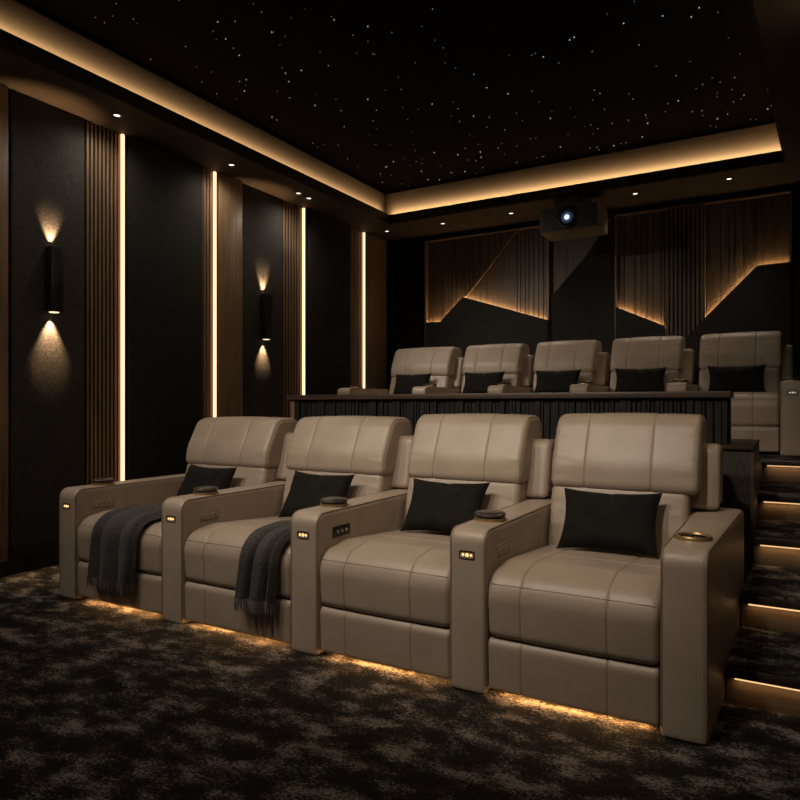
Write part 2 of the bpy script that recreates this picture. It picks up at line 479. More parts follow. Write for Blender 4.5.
# ------------------------------------------------------------------ cushions and throws
def lumbar_pillow(label, group, loc, rot, w=0.47, h=0.30, t=0.115, seed=0):
    rng = random.Random(seed); n, m = 40, 28
    bm = bmesh.new(); grid = {}
    ph = [rng.uniform(0, 6.28) for _ in range(4)]
    for s in (1, -1):
        for i in range(n + 1):
            for j in range(m + 1):
                u, v = 2 * i / n - 1, 2 * j / m - 1
                if s < 0 and (i in (0, n) or j in (0, m)): grid[s, i, j] = grid[1, i, j]; continue
                x = u * w / 2 * (1 - 0.10 * (1 - v * v) * abs(u) ** 1.5)
                y = v * h / 2 * (1 - 0.14 * (1 - u * u) * abs(v) ** 1.5)
                d = max(0.0, (1 - u ** 4) * (1 - v ** 4)) ** 0.62
                z = t / 2 * d
                pinch = math.exp(-(u / 0.05) ** 2) * max(0.0, v - 0.45) * 0.05 * (1 if s > 0 else 0)
                wr = 0.0022 * math.sin(9 * u + 6 * v + ph[0]) * d + 0.003 * math.sin(16 * v - 4 * u + ph[1]) * abs(u) ** 3 * d
                z = z + (wr if s > 0 else 0) - pinch
                if z < 0 and s > 0: z = 0
                grid[s, i, j] = bm.verts.new((x, y, s * z))
    for s in (1, -1):
        for i in range(n):
            for j in range(m):
                f = [grid[s, i, j], grid[s, i + 1, j], grid[s, i + 1, j + 1], grid[s, i, j + 1]]
                bm.faces.new(f if s > 0 else f[::-1])
    o = obj('lumbar_pillow', bm, velvet)
    o.location = loc; o.rotation_euler = rot
    return tag(o, label, 'pillow', group)

def seat_curve():
    """outer path over the cushion from the seat back, over the front, down; (y,z) with outward normals."""
    pl = round_poly([(0.0, -0.4, 0.01), (-0.012, 0.468, 0.085), (0.17, 0.500, 0.25), (0.74, 0.452, 0.01), (0.74, -0.4, 0.01)], 0.010)
    nr = normals2(pl)
    seq = [(p, q) for p, q in zip(pl, nr)]
    # keep the part from the rear top to the lower front
    seq = [(p, q) for p, q in seq if (p.y > 0.44 and p.x < 0.72) or (p.x < 0.02 and p.y > 0.05)]
    seq.sort(key=lambda a: (-a[0].x if a[0].y > 0.46 else 1, -a[0].y))
    return seq

def throw(label, group, cx, front, xa, xb, yback, zend, drift=0.0, seed=0):
    """a woollen throw lying over seat cushion and front; xa..xb at the hem, relative to cx."""
    rng = random.Random(seed)
    pts = [(p, q) for p, q in seat_curve() if p.y > zend and p.x < yback]
    L = [0.0]
    for (a, _), (b, _) in zip(pts, pts[1:]): L.append(L[-1] + (b - a).length)
    n = 44; tot = L[-1]; nodes = []
    bm = bmesh.new()
    ph = rng.uniform(0, 6)
    for (p, q), l in zip(pts, L):
        k = l / tot
        row = []
        for i in range(n + 1):
            u = i / n
            x = xa + (xb - xa) * u
            x += drift * (1 - k) ** 0.75 + 0.012 * math.sin(5 * k + ph) * (1 - u)
            fold = abs(math.sin(PI * (2.35 * u + 0.16 * math.sin(2.6 * k + ph) + 0.22 * k) + ph)) ** 0.7
            amp = 0.020 + 0.026 * k
            off = 0.020 + amp * fold + 0.002 * math.sin(31 * u + 7 * k)
            edge = min(u, 1 - u) / 0.08
            if edge < 1: off = 0.019 + (off - 0.019) * edge
            r = p + q * off
            row.append(bm.verts.new((x, r.x, r.y)))
        nodes.append(row)
    for a, b in zip(nodes, nodes[1:]):
        for i in range(n): bm.faces.new((a[i], a[i + 1], b[i + 1], b[i]))
    hem = [v.co.copy() for v in nodes[-1]]
    bmesh.ops.solidify(bm, geom=list(bm.faces), thickness=-0.006)
    root = thing('throw_blanket', label, 'blanket', (cx, front, 0), group)
    obj('blanket_body', bm, throw_m, root)
    bm = bmesh.new()
    for i in range(n + 1):
        h = hem[i]; ln = rng.uniform(0.042, 0.058); dx = rng.uniform(-0.005, 0.005)
        tube(bm, [h + Vector((0, 0.002, 0.008)), h + Vector((dx * 0.4, 0.001, -ln * 0.5)), h + Vector((dx, 0.002 + rng.uniform(-0.003, 0.003), -ln))], [0.0034, 0.0030, 0.0020], 5)
    obj('fringe', bm, throw_m, root)
    return root

# ------------------------------------------------------------------ room shell
WX, BY, RX, FY = -4.45, 7.40, 1.35, -3.2
SOF, CEIL = 3.20, 3.62
def struct(o): o['kind'] = 'structure'; return o

struct(bx('floor', WX - 0.2, RX + 0.2, FY - 0.2, BY + 0.2, -0.1, 0.0, carpet))
struct(bx('wall_left', WX - 0.2, WX, FY, BY + 0.2, 0.0, 3.9, black_wall))
struct(bx('wall_back', WX, RX, BY, BY + 0.2, 0.0, 3.9, black_wall))
struct(bx('wall_right', RX, RX + 0.2, FY, BY + 0.2, 0.0, 3.9, black_wall))
struct(bx('wall_front', WX - 0.2, RX + 0.2, FY - 0.2, FY, 0.0, 3.9, black_wall))
# platform under the second row
struct(bx('floor_platform', WX, RX, 5.290, BY, 0.0, 0.75, carpet))
struct(bx('floor_platform_side', WX, -0.17, 4.69, 5.290, 0.0, 0.75, carpet))
struct(bx('wall_platform', -3.30, -0.165, 3.92, 4.75, 0.0, 0.885, plinth_m))
struct(bx('trim_platform', -3.30, -0.150, 3.905, 4.76, 0.885, 0.905, nose_w, bev=0.003))
struct(bx('baseboard_left', WX, WX + 0.02, FY, 4.688, 0.0, 0.10, blk_plastic))

# tray ceiling: soffit ring, lip, cove wall, star field
def sx(y): return -0.003 - 0.0553 * (6.62 - y)           # slightly splayed right-hand lip
LX, LY, FRY = -3.965, 6.62, 1.0
def soffit():
    bm = bmesh.new()
    prism(bm, [(WX, FY), (LX, FY), (LX, BY), (WX, BY)], 'z', SOF, SOF + 0.05)
    prism(bm, [(LX, LY), (sx(LY), LY), (sx(LY), BY), (LX, BY)], 'z', SOF, SOF + 0.05)
    prism(bm, [(sx(FY), FY), (RX, FY), (RX, BY), (sx(LY), BY), (sx(LY), LY)], 'z', SOF, SOF + 0.05)
    prism(bm, [(LX, FY), (sx(FY), FY), (sx(FRY), FRY), (LX, FRY)], 'z', SOF, SOF + 0.05)
    return struct(obj('ceiling_soffit', bm, soffit_m, smooth=False))
soffit()
def fascia():
    bm = bmesh.new(); t = 0.022; z0, z1 = SOF - 0.002, SOF + 0.098
    prism(bm, [(LX, FRY), (LX + t, FRY), (LX + t, LY), (LX, LY)], 'z', z0, z1)
    prism(bm, [(LX, LY - t), (sx(LY), LY - t), (sx(LY), LY), (LX, LY)], 'z', z0, z1)
    prism(bm, [(sx(FRY) - t, FRY), (sx(FRY), FRY), (sx(LY), LY), (sx(LY) - t, LY)], 'z', z0, z1)
    prism(bm, [(LX, FRY), (sx(FRY), FRY), (sx(FRY), FRY + t), (LX, FRY + t)], 'z', z0, z1)
    return struct(obj('ceiling_fascia', bm, fascia_m, smooth=False))
fascia()
CO = 0.14
def cove_wall():
    bm = bmesh.new(); z0, z1 = SOF + 0.05, CEIL
    a = LX - CO; b = LY + CO
    prism(bm, [(a - 0.05, FRY - CO), (a, FRY - CO), (a, b), (a - 0.05, b)], 'z', z0, z1)
    prism(bm, [(a - 0.05, b), (sx(b) + CO, b), (sx(b) + CO, b + 0.05), (a - 0.05, b + 0.05)], 'z', z0, z1)
    prism(bm, [(sx(FRY) + CO, FRY - CO), (sx(FRY) + CO + 0.05, FRY - CO), (sx(b) + CO + 0.05, b + 0.05), (sx(b) + CO, b + 0.05)], 'z', z0, z1)
    prism(bm, [(a - 0.05, FRY - CO - 0.05), (sx(FRY) + CO + 0.05, FRY - CO - 0.05), (sx(FRY) + CO + 0.05, FRY - CO), (a - 0.05, FRY - CO)], 'z', z0, z1)
    return struct(obj('ceiling_cove', bm, cove_m, smooth=False))
cove_wall()
def crown():
    bm = bmesh.new(); z0, z1 = CEIL - 0.02, CEIL; a = LX - CO; b = LY + CO; t = 0.02
    prism(bm, [(a, FRY - CO), (a + t, FRY - CO), (a + t, b), (a, b)], 'z', z0, z1)
    prism(bm, [(a, b - t), (sx(b) + CO, b - t), (sx(b) + CO, b), (a, b)], 'z', z0, z1)
    prism(bm, [(sx(FRY) + CO - t, FRY - CO), (sx(FRY) + CO, FRY - CO), (sx(b) + CO, b), (sx(b) + CO - t, b)], 'z', z0, z1)
    return struct(obj('trim_ceiling', bm, star_m, smooth=False))
crown()
struct(bx('ceiling', WX - 0.2, RX + 0.2, FY - 0.2, BY + 0.2, CEIL, CEIL + 0.1, star_m))
def cove_led(name, pts, label):
    bm = bmesh.new(); prism(bm, pts, 'z', SOF + 0.0505, SOF + 0.084)
    return tag(obj(name, bm, led_cove, smooth=False), label, 'led strip', 'cove light strips')
cl = LX - CO; cb = LY + CO; w0, w1 = 0.096, 0.112
cove_led('cove_light_strip', [(cl + w0, FRY), (cl + w1, FRY), (cl + w1, cb - w1), (cl + w0, cb - w1)], 'warm LED strip hidden in the ceiling cove along the left wall')
cove_led('cove_light_strip', [(cl + w0, cb - w1), (sx(cb) + CO - w0, cb - w1), (sx(cb) + CO - w0, cb - w0), (cl + w0, cb - w0)], 'warm LED strip hidden in the ceiling cove above the projector')
cove_led('cove_light_strip', [(sx(FRY) + CO - w1, FRY), (sx(FRY) + CO - w0, FRY), (sx(cb) + CO - w0, cb - w1), (sx(cb) + CO - w1, cb - w1)], 'warm LED strip hidden in the ceiling cove on the staircase side')

def cove_beam(x0, y0, x1, y1, nx, ny):
    # the strip's optics throw a narrow fan at the cove wall
    d = bpy.data.lights.new('cove_beam', 'AREA'); d.shape = 'RECTANGLE'
    L = math.hypot(x1 - x0, y1 - y0); d.size = L; d.size_y = 0.012; d.spread = math.radians(COVE_SPREAD); d.color = (1.0, 0.64, 0.33); d.energy = COVE_W * L
    o = bpy.data.objects.new('cove_beam', d); C.objects.link(o)
    o.location = ((x0 + x1) / 2, (y0 + y1) / 2, SOF + 0.092)
    a = math.radians(COVE_UP); z = -Vector((nx * math.cos(a), ny * math.cos(a), math.sin(a)))
    X = Vector((x1 - x0, y1 - y0, 0)).normalized(); Y = z.cross(X)
    M = Matrix((X, Y, z)).transposed(); o.rotation_euler = M.to_euler()
COVE_SPREAD, COVE_W, COVE_UP = 80, 0.92, 34
cove_beam(cl + w0, FRY, cl + w0, cb - w0, -1, 0)
cove_beam(cl + w0, cb - w0, sx(cb) + CO - w0, cb - w0, 0, 1)
cove_beam(sx(FRY) + CO - w0, FRY, sx(cb) + CO - w0, cb - w0, 1, 0)

def stars():
    bm = bmesh.new(); rng = random.Random(21)
    n = 0
    while n < 330:
        x = rng.uniform(-4.0, -0.1); y = 6.68 - 4.9 * rng.random() ** 1.15
        if rng.random() < 0.35 * max(0, (-2.9 - x)): continue
        r = rng.choice((0.0022, 0.0024, 0.0028, 0.0034, 0.0054)) * (0.55 + 0.45 * y / 6.7)
        bmesh.ops.create_icosphere(bm, subdivisions=1, radius=r, matrix=Matrix.Translation((x, y, CEIL - r - 0.0003)))
        n += 1
    o = obj('star_lights', bm, star_face)
    return tag(o, 'hundreds of pin-prick star lights scattered over the black ceiling', 'star lights', kind='stuff')
stars()

# ------------------------------------------------------------------ left wall cladding
PX = -4.40
def panel(y0, y1, m, x=PX, name='acoustic_panel', label='', group=None, cat='wall panel', z0=0.10):
    o = bx(name, WX + 0.001, x, y0, y1, z0, SOF - 0.004, m, bev=0.006)
    return tag(o, label, cat, group)
def slats(y0, y1, n, label, x=-4.430, frac=0.55, m=None, z0=0.10):
    root = thing('slat_panel', label, 'slat panel', (WX, (y0 + y1) / 2, 0), 'slat panels on the left wall')
    bm = bmesh.new(); box(bm, 0.001, 0.012, y0 - (y0 + y1) / 2, y1 - (y0 + y1) / 2, z0, SOF - 0.004)
    obj('backing', bm, black_wall, root, smooth=False)
    p = (y1 - y0) / n
    for k in range(n):
        a = y0 + p * (k + 0.5 - frac / 2) - (y0 + y1) / 2
        bm = bmesh.new(); box(bm, 0.012, x - WX, a, a + p * frac, z0, SOF - 0.004, 0, 0.002, 1)
        obj('slat', bm, m or wood, root)
    return root
def led(y0, y1, label, z0=0.10):
    root = thing('wall_light_strip', label, 'led strip', (WX, (y0 + y1) / 2, 0), 'vertical light strips on the left wall')
    h = (y1 - y0) / 2
    bm = bmesh.new(); box(bm, 0.022, 0.040, h * 0.72 - 0.020, h * 0.72, z0, SOF - 0.004); obj('diffuser', bm, led_wall, root, smooth=False)
    bm = bmesh.new(); box(bm, 0.002, 0.0218, h * 0.72 - 0.020, h * 0.72, z0, SOF - 0.004); obj('mounting_rail', bm, black_wall, root, smooth=False)
    bm = bmesh.new(); box(bm, 0.002, 0.020, -h, h * 0.72 - 0.0202, z0, SOF - 0.004); obj('wood_reveal', bm, wood, root, smooth=False)
    bm = bmesh.new(); box(bm, 0.002, 0.046, h * 0.72, h, z0, SOF - 0.004); obj('channel', bm, wood_dark, root, smooth=False)
    return root
GP = 'fabric panels on the left wall'; GW = 'plain wood panels on the left wall'
panel(1.20, 2.515, wood, -4.40, 'wood_panel', 'walnut board at the far left edge, left of the nearest sconce panel', GW)
panel(2.540, 3.076, fabric, -4.42, label='grey fabric panel carrying the nearest wall sconce', group=GP)
slats(3.092, 3.362, 8, 'walnut slats between the nearest sconce panel and its light strip')
led(3.366, 3.412, 'tall warm light strip nearest the camera, beside eight walnut slats')
panel(3.432, 4.185, fabric_deep, -4.39, label='black fabric panel between the two nearest light strips', group=GP)
slats(4.195, 4.302, 3, 'narrow walnut slats just before the second light strip', frac=0.8)
led(4.306, 4.372, 'second tall warm light strip, beside the plain walnut board')
panel(4.376, 4.680, wood, -4.392, 'wood_panel', 'plain walnut board between second light strip and farther sconce', GW)
panel(4.700, 5.286, fabric, -4.42, label='grey fabric panel carrying the farther wall sconce', group=GP, z0=0.75)
slats(5.300, 5.570, 6, 'walnut slats between farther sconce and third light strip', z0=0.75)
led(5.574, 5.642, 'third tall warm light strip, rising behind the counter end', z0=0.75)
panel(5.682, 6.452, fabric_deep, -4.385, label='black fabric panel between the third and last light strips', group=GP, z0=0.75)
slats(6.466, 6.728, 4, 'walnut slats just before the last light strip', frac=0.85, z0=0.75)
led(6.732, 6.806, 'last tall warm light strip, nearest the back corner', z0=0.75)
panel(6.812, 7.270, wood, -4.392, 'wood_panel', 'walnut board in the back corner, past the last light strip', GW, z0=0.75)

def spot(name, loc, target, energy, size, blend, col, rad, parent=None):
    d = bpy.data.lights.new(name, 'SPOT'); d.energy = energy; d.spot_size = math.radians(size); d.spot_blend = blend
    d.color = col; d.shadow_soft_size = rad
    o = bpy.data.objects.new(name, d); C.objects.link(o)
    o.location = loc
    o.rotation_euler = (Vector(target) - Vector(loc)).to_track_quat('-Z', 'Y').to_euler()
    return o

def sconce(y, z0, z1, label, e):
    root = thing('wall_sconce', label, 'wall lamp', (-4.42, y, z0), 'up-down sconces on the left wall')
    H = z1 - z0
    bm = bmesh.new(); box(bm, 0.0, 0.015, -0.03, 0.03, 0.12, H - 0.12); obj('bracket', bm, blk_metal, root, smooth=False)
    bm = bmesh.new()
    box(bm, 0.008, 0.086, -0.046, 0.046, 0.0, H, 0, 0.004, 2)
    obj('housing', bm, blk_metal, root)
    for zz, s in ((0.0, -1), (H, 1)):
        bm = bmesh.new(); lathe(bm, [(0, 0.004 if s < 0 else 0.0008), (0.030, 0.004 if s < 0 else 0.0008), (0.033, 0.0)], 24, 0, Matrix.Translation((0.045, 0, zz)) @ (Matrix.Rotation(PI, 4, 'X') if s < 0 else Matrix()))
        obj('lens', bm, sconce_face, root)
        loc = (-4.42 + 0.034, y, z0 + zz + s * 0.008)
        spot('sconce_beam', loc, (loc[0] - (0.09 if s < 0 else 0.20), y, loc[2] + s), e * (1.0 if s < 0 else 0.6), 58, 0.8, (1.0, 0.62, 0.32), 0.010)
    return root
sconce(2.812, 1.76, 2.205, 'black up-down wall sconce nearest the camera', 105)
sconce(4.985, 1.757, 2.19, 'black up-down wall sconce farther back, between wood boards', 92)

# ------------------------------------------------------------------ downlights in the soffit
def downlight(x, y, label, r=0.029, group='recessed downlights in the soffit'):
    root = thing('downlight', label, 'downlight', (x, y, SOF), group)
    bm = bmesh.new(); lathe(bm, [(r * 0.74, -0.002), (r * 0.85, -0.006), (r * 1.22, -0.005), (r * 1.3, 0.0)], 28)
    obj('trim_ring', bm, blk_metal, root)
    bm = bmesh.new(); lathe(bm, [(0, -0.0035), (r * 0.78, -0.0025)], 24)
    obj('lens', bm, lamp_face, root)
    return root
for (x, y, lb) in ((-4.165, 3.153, 'ceiling downlight above the left wall, nearest the camera'),
                   (-4.165, 4.299, 'ceiling downlight above the second wall light strip'),
                   (-4.155, 5.203, 'first of the two paired ceiling downlights above the farther sconce'),
                   (-4.165, 5.382, 'second of the two paired ceiling downlights, by the third light strip'),
                   (-4.145, 6.870, 'ceiling downlight in the back left corner'),
                   (-3.418, 6.900, 'back soffit downlight between the corner and the left feature panel'),
                   (-2.593, 6.900, 'back soffit downlight just left of the projector'),
                   (-1.295, 6.870, 'back soffit downlight just right of the projector'),
                   (-0.464, 6.850, 'back soffit downlight farthest right, above the right feature panel')):
    downlight(x, y, lb)

# ------------------------------------------------------------------ back wall features
FBK = BY - 0.02      # wood face plane
def poly_y(bm, pts, y0, y1, mi=0): prism(bm, pts, 'y', y0, y1, mi)
def edge_strip(bm, pts, y0, y1, t=0.014):
    for (xa, za), (xb, zb) in zip(pts, pts[1:]):
        d = Vector((xb - xa, zb - za)).normalized(); nx, nz = -d.y * t, d.x * t
        prism(bm, [(xa, za - 0.016), (xb, zb - 0.016), (xb + nx * 0, zb - 0.016 + t), (xa + nx * 0, za - 0.016 + t)], 'y', y0, y1)
def flutes(bm, x0, x1, z_at, ztop, y0, y1, ws, seed):
    rng = random.Random(seed); x = x0
    while x < x1:
        w = rng.choice(ws); g = rng.choice((0.008, 0.012))
        b = min(x + w, x1)
        pts = [(x, z_at(x)), (b, z_at(b)), (b, ztop), (x, ztop)]
        prism(bm, pts, 'y', y0, y1 - rng.choice((0, 0.006)))
        x = b + g
def interp(pts):
    def f(x):
        if x <= pts[0][0]: return pts[0][1]
        for (xa, za), (xb, zb) in zip(pts, pts[1:]):
            if x <= xb: return za + (zb - za) * (x - xa) / (xb - xa)
        return pts[-1][1]
    return f
ZB, ZT = 0.75, 3.125
def feature_left():
    root = thing('feature_wall_panel', 'back wall panel left of the projector with a zigzag glowing edge', 'wall panel', (0, 0, 0), 'lit wood panels on the back wall')
    E = [(-3.84, 2.135), (-3.64, 2.127), (-3.348, 2.407), (-2.31, 2.067)]
    f = interp(E)
    bm = bmesh.new(); box(bm, -3.85, -2.31, BY - 0.03, BY - 0.001, ZB, ZT); obj('wood_backing', bm, wood_dark, root, smooth=False)
    bm = bmesh.new()
    dg = interp([(-3.348, 2.407), (-2.70, 3.115)])
    # fluted wood left of the diagonal
    rng = random.Random(3); x = -3.82
    while x < -2.78:
        w = rng.choice((0.03, 0.045, 0.09, 0.12)); b = min(x + w, -2.78)
        lo = lambda q: (f(q) if q < -3.348 else dg(q)) - 0.08 * (q < -3.348)
        prism(bm, [(x, lo(x)), (b, lo(b)), (b, ZT - 0.02), (x, ZT - 0.02)], 'y', BY - 0.044 - rng.choice((0, 0.004)), BY - 0.029)
        x = b + rng.choice((0.006, 0.01))
    obj('fluted_wood', bm, wood_dark, root, smooth=False)
    bm = bmesh.new()
    rng = random.Random(5); x = -2.74
    while x < -2.33:
        b = min(x + rng.choice((0.02, 0.03, 0.045)), -2.33)
        prism(bm, [(x, f(x) - 0.08), (b, f(b) - 0.08), (b, min(ZT - 0.02, dg(b) - 0.02)), (x, min(ZT - 0.02, dg(x) - 0.02))], 'y', BY - 0.042, BY - 0.029)
        x = b + 0.012
    obj('slat_section', bm, wood_dark, root, smooth=False)
    bm = bmesh.new(); d = Vector((0.648, 0.708)).normalized() * 0.016
    prism(bm, [(-3.348, 2.407), (-3.348 + d.y, 2.407 - d.x), (-2.70 + d.y, 3.115 - d.x), (-2.70, 3.115)], 'y', BY - 0.07, BY - 0.029)
    obj('diagonal_trim', bm, wood, root, smooth=False)
    bm = bmesh.new(); poly_y(bm, [(-3.85, ZB), (-2.31, ZB)] + E[::-1], BY - 0.12, BY - 0.085)
    obj('dark_lower_panel', bm, fabric_deep, root, smooth=False)
    for a, b in zip(E, E[1:]):
        bm = bmesh.new(); edge_strip(bm, [a, b], BY - 0.082, BY - 0.070); obj('light_strip', bm, led_feat, root, smooth=False)
    for nm, q in (('frame_trim', (-3.865, -3.845, ZB, ZT + 0.012)), ('frame_trim', (-3.845, -2.31, ZT, ZT + 0.012)), ('frame_trim', (-2.318, -2.302, ZB, ZT))):
        bm = bmesh.new(); box(bm, q[0], q[1], BY - 0.10, BY - 0.001, q[2], q[3]); obj(nm, bm, wood, root, smooth=False)
def feature_mid():
    root = thing('feature_wall_panel', 'dark unlit back wall panel under the projector with a diagonal edge', 'wall panel', (0, 0, 0), 'dark panel on the back wall')
    bm = bmesh.new(); box(bm, -2.30, -1.60, BY - 0.03, BY - 0.001, ZB, ZT); obj('wood_backing', bm, wood_dark, root, smooth=False)
    bm = bmesh.new(); poly_y(bm, [(-2.30, ZB), (-1.60, ZB), (-1.60, ZT), (-1.62, ZT), (-1.90, 2.74), (-2.30, 2.312)], BY - 0.07, BY - 0.031)
    obj('dark_lower_panel', bm, fabric_deep, root, smooth=False)
def feature_right():
    root = thing('feature_wall_panel', 'back wall panel right of the projector with slats and two glowing edges', 'wall panel', (0, 0, 0), 'lit wood panels on the back wall')
    A = [(-1.573, 2.158), (-1.105, 1.938)]; B = [(-0.71, 1.986), (-0.253, 2.456), (0.021, 2.465)]
    bm = bmesh.new(); box(bm, -1.573, 0.035, BY - 0.03, BY - 0.001, ZB, ZT); obj('wood_backing', bm, wood_dark, root, smooth=False)
    fa, fb = interp(A), interp(B)
    bm = bmesh.new(); flutes(bm, -1.555, -1.10, lambda x: fa(x) - 0.08, ZT - 0.01, BY - 0.044, BY - 0.029, (0.05, 0.07, 0.1), 4); obj('fluted_wood', bm, wood_dark, root, smooth=False)
    bm = bmesh.new(); flutes(bm, -0.70, -0.27, lambda x: fb(x) - 0.08, ZT - 0.01, BY - 0.044, BY - 0.029, (0.04, 0.07, 0.12), 6); flutes(bm, -0.255, 0.015, lambda x: fb(x) - 0.08, ZT - 0.01, BY - 0.044, BY - 0.029, (0.3,), 6); obj('fluted_wood', bm, wood_dark, root, smooth=False)
    for k in range(9):
        x = -1.075 + k * 0.0405
        bm = bmesh.new(); box(bm, x, x + 0.026, BY - 0.11, BY - 0.029, 1.70, ZT - 0.01); obj('slat', bm, wood_dark, root, smooth=False)
    bm = bmesh.new(); poly_y(bm, [(-1.573, ZB), (-1.084, ZB), (-1.084, 1.928), (-1.573, 2.158)], BY - 0.12, BY - 0.085); obj('dark_lower_panel', bm, fabric_deep, root, smooth=False)
    bm = bmesh.new(); poly_y(bm, [(-1.084, ZB), (-0.71, ZB), (-0.71, 1.986), (-0.97, 1.70), (-1.084, 1.75)], BY - 0.12, BY - 0.112); obj('dark_lower_panel', bm, fabric_deep, root, smooth=False)
    bm = bmesh.new(); poly_y(bm, [(-0.71, ZB), (0.021, ZB), (0.021, 2.465), (-0.253, 2.456), (-0.71, 1.986)], BY - 0.12, BY - 0.085); obj('dark_lower_panel', bm, fabric_deep, root, smooth=False)
    for pts in (A, B[:2], B[1:]):
        bm = bmesh.new(); edge_strip(bm, pts, BY - 0.082, BY - 0.070); obj('light_strip', bm, led_feat, root, smooth=False)
    for q in ((-1.588, -1.570, ZB, ZT + 0.012), (-1.588, 0.035, ZT, ZT + 0.012), (0.021, 0.037, ZB, ZT), (-0.722, -0.708, 1.95, ZT)):
        bm = bmesh.new(); box(bm, q[0], q[1], BY - 0.10, BY - 0.001, q[2], q[3]); obj('frame_trim', bm, wood, root, smooth=False)
feature_left(); feature_mid(); feature_right()
struct(bx('trim_back_right', 0.060, 0.35, BY - 0.14, BY, 0.75, SOF, black_wall))

# ------------------------------------------------------------------ projector
def projector():
    root = thing('projector', 'black ceiling projector with a glowing bluish-white lens', 'projector', (-1.82, 6.4, 2.80))
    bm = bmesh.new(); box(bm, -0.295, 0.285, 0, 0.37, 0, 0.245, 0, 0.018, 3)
    obj('housing', bm, plain('projector_bounce_lit_housing', (0.11, 0.085, 0.062), 0.6), root)  # lighter brown paints the underside's warm bounce light into the housing colour
    bm = bmesh.new(); box(bm, -0.280, 0.270, -0.006, 0.004, 0.014, 0.232, 0, 0.002, 1); obj('shaded_front_panel', bm, blk_plastic, root)  # separate black face keeps the unlit front dark against the brown housing
    R = Matrix.Translation((-0.012, 0, 0.122)) @ Matrix.Rotation(PI / 2, 4, 'X')
    bm = bmesh.new(); lathe(bm, [(0.112, -0.01), (0.112, 0.012), (0.104, 0.02), (0.086, 0.022), (0.084, 0.045), (0.076, 0.052), (0.066, 0.048), (0.062, 0.02)], 40, 0, R)
    obj('lens_barrel', bm, blk_metal, root)
    bm = bmesh.new(); lathe(bm, [(0, 0.012), (0.03, 0.0105), (0.064, 0.004)], 36, 0, Matrix.Rotation(PI / 2, 4, 'X'))
    obj('lens', bm, lens_m, root, loc=(-0.012, -0.02, 0.122))
    bm = bmesh.new()
    for k in range(7): box(bm, 0.145, 0.262, -0.004, 0.004, 0.05 + 0.022 * k, 0.060 + 0.022 * k)
    obj('vent_grille', bm, blk_plastic, root, smooth=False)
    bm = bmesh.new(); box(bm, -0.15, 0.17, 0.05, 0.30, 0.245, 0.30); box(bm, -0.05, 0.06, 0.12, 0.23, 0.30, 0.372); box(bm, -0.22, 0.24, 0.03, 0.33, 0.372, 0.399)
    obj('ceiling_mount', bm, blk_metal, root, smooth=False)
projector()

# ------------------------------------------------------------------ counter between the rows
def counter():
    root = thing('bar_counter', 'long dark counter with walnut ledge and ribbed black front between seat rows', 'counter', (0, 4.05, 0.905))
    x0, x1, h = -3.285, -0.276, 0.255
    bm = bmesh.new(); box(bm, x0, x1, 0.02, 0.17, 0, h); obj('core', bm, black_wall, root, smooth=False)
    bm = bmesh.new(); rng = random.Random(9); x = x0 + 0.03
    while x < x1 - 0.02:
        w = rng.choice((0.014, 0.02, 0.026, 0.034)); b = min(x + w, x1)
        box(bm, x, b, -rng.choice((0, 0.006, 0.012)), 0.02, 0, h, 0, 0.002, 1); x = b + rng.choice((0.004, 0.007))
    obj('ribbed_front', bm, counter_m, root)
    bm = bmesh.new(); box(bm, x0 - 0.015, x0 + 0.025, -0.015, 0.19, 0, h); obj('end_post', bm, wood, root, smooth=False)
    bm = bmesh.new(); box(bm, x0 - 0.04, x1 + 0.012, -0.04, 0.22, h, h + 0.036, 0, 0.004, 2); obj('ledge', bm, wood_h, root)
counter()

# ------------------------------------------------------------------ staircase
def step_beam(x, y, z, L):
    d = bpy.data.lights.new('step_beam', 'AREA'); d.shape = 'RECTANGLE'; d.size = L; d.size_y = 0.008
    d.spread = math.radians(120); d.color = (1.0, 0.62, 0.30); d.energy = 0.21 * L
    o = bpy.data.objects.new('step_beam', d); C.objects.link(o); o.location = (x, y, z); o.rotation_euler = (math.radians(30), 0, 0)

def stairs():
    root = thing('staircase', 'carpeted stairs with glowing step edges climbing on the right', 'stairs', (0, 0, 0))
    ys = [2.765, 3.266, 3.87, 4.446, 5.23]; rise = 0.15; x0, x1 = -0.150, 1.33
    XL = lambda y: min(-0.150, -0.2000 + 0.046 * (y - 2.765))
    for k, y in enumerate(ys):
        z = rise * (k + 1); yn = ys[k + 1] if k < 4 else 5.290
        a = XL(y)
        ye = yn + 0.035 if k < 4 else 5.290
        bm = bmesh.new(); prism(bm, [(a, y + 0.012), (x1, y + 0.012), (x1, ye), (XL(ye), ye)], 'z', z - 0.036, z); obj('tread', bm, carpet, root, smooth=False)
        bx('nosing', a, x1, y, y + 0.014, z - 0.040, z - 0.004, nose_w, root, bev=0.003)
        bx('riser', a, x1, y + 0.040, y + 0.054, z - rise + (0.0 if k == 0 else 0.0), z - 0.036, riser_w, root)
        bx('step_light', a + 0.03, x1 - 0.03, y + 0.012, y + 0.020, z - 0.0485, z - 0.0442, led_step, root)
        step_beam((a + x1) / 2, y + 0.020, z - 0.0500, x1 - a - 0.06)
    bm = bmesh.new()
    prism(bm, [(3.92, 0), (5.288, 0), (5.288, 0.74), (4.75, 0.74), (4.75, 0.88), (3.92, 0.88)], 'x', -0.1645, -0.1515)
    obj('stringer', bm, wood_dark, root, smooth=False)
    bm = bmesh.new(); prism(bm, [(2.82, 0), (5.26, 0), (5.26, 0.60), (4.50, 0.60), (4.5, 0.45), (3.95, 0.45), (3.95, 0.30), (3.33, 0.30), (3.33, 0.15), (2.83, 0.15), (2.83, 0.0)][:-1], 'x', -0.125, 1.32)
    bm.free()
stairs()

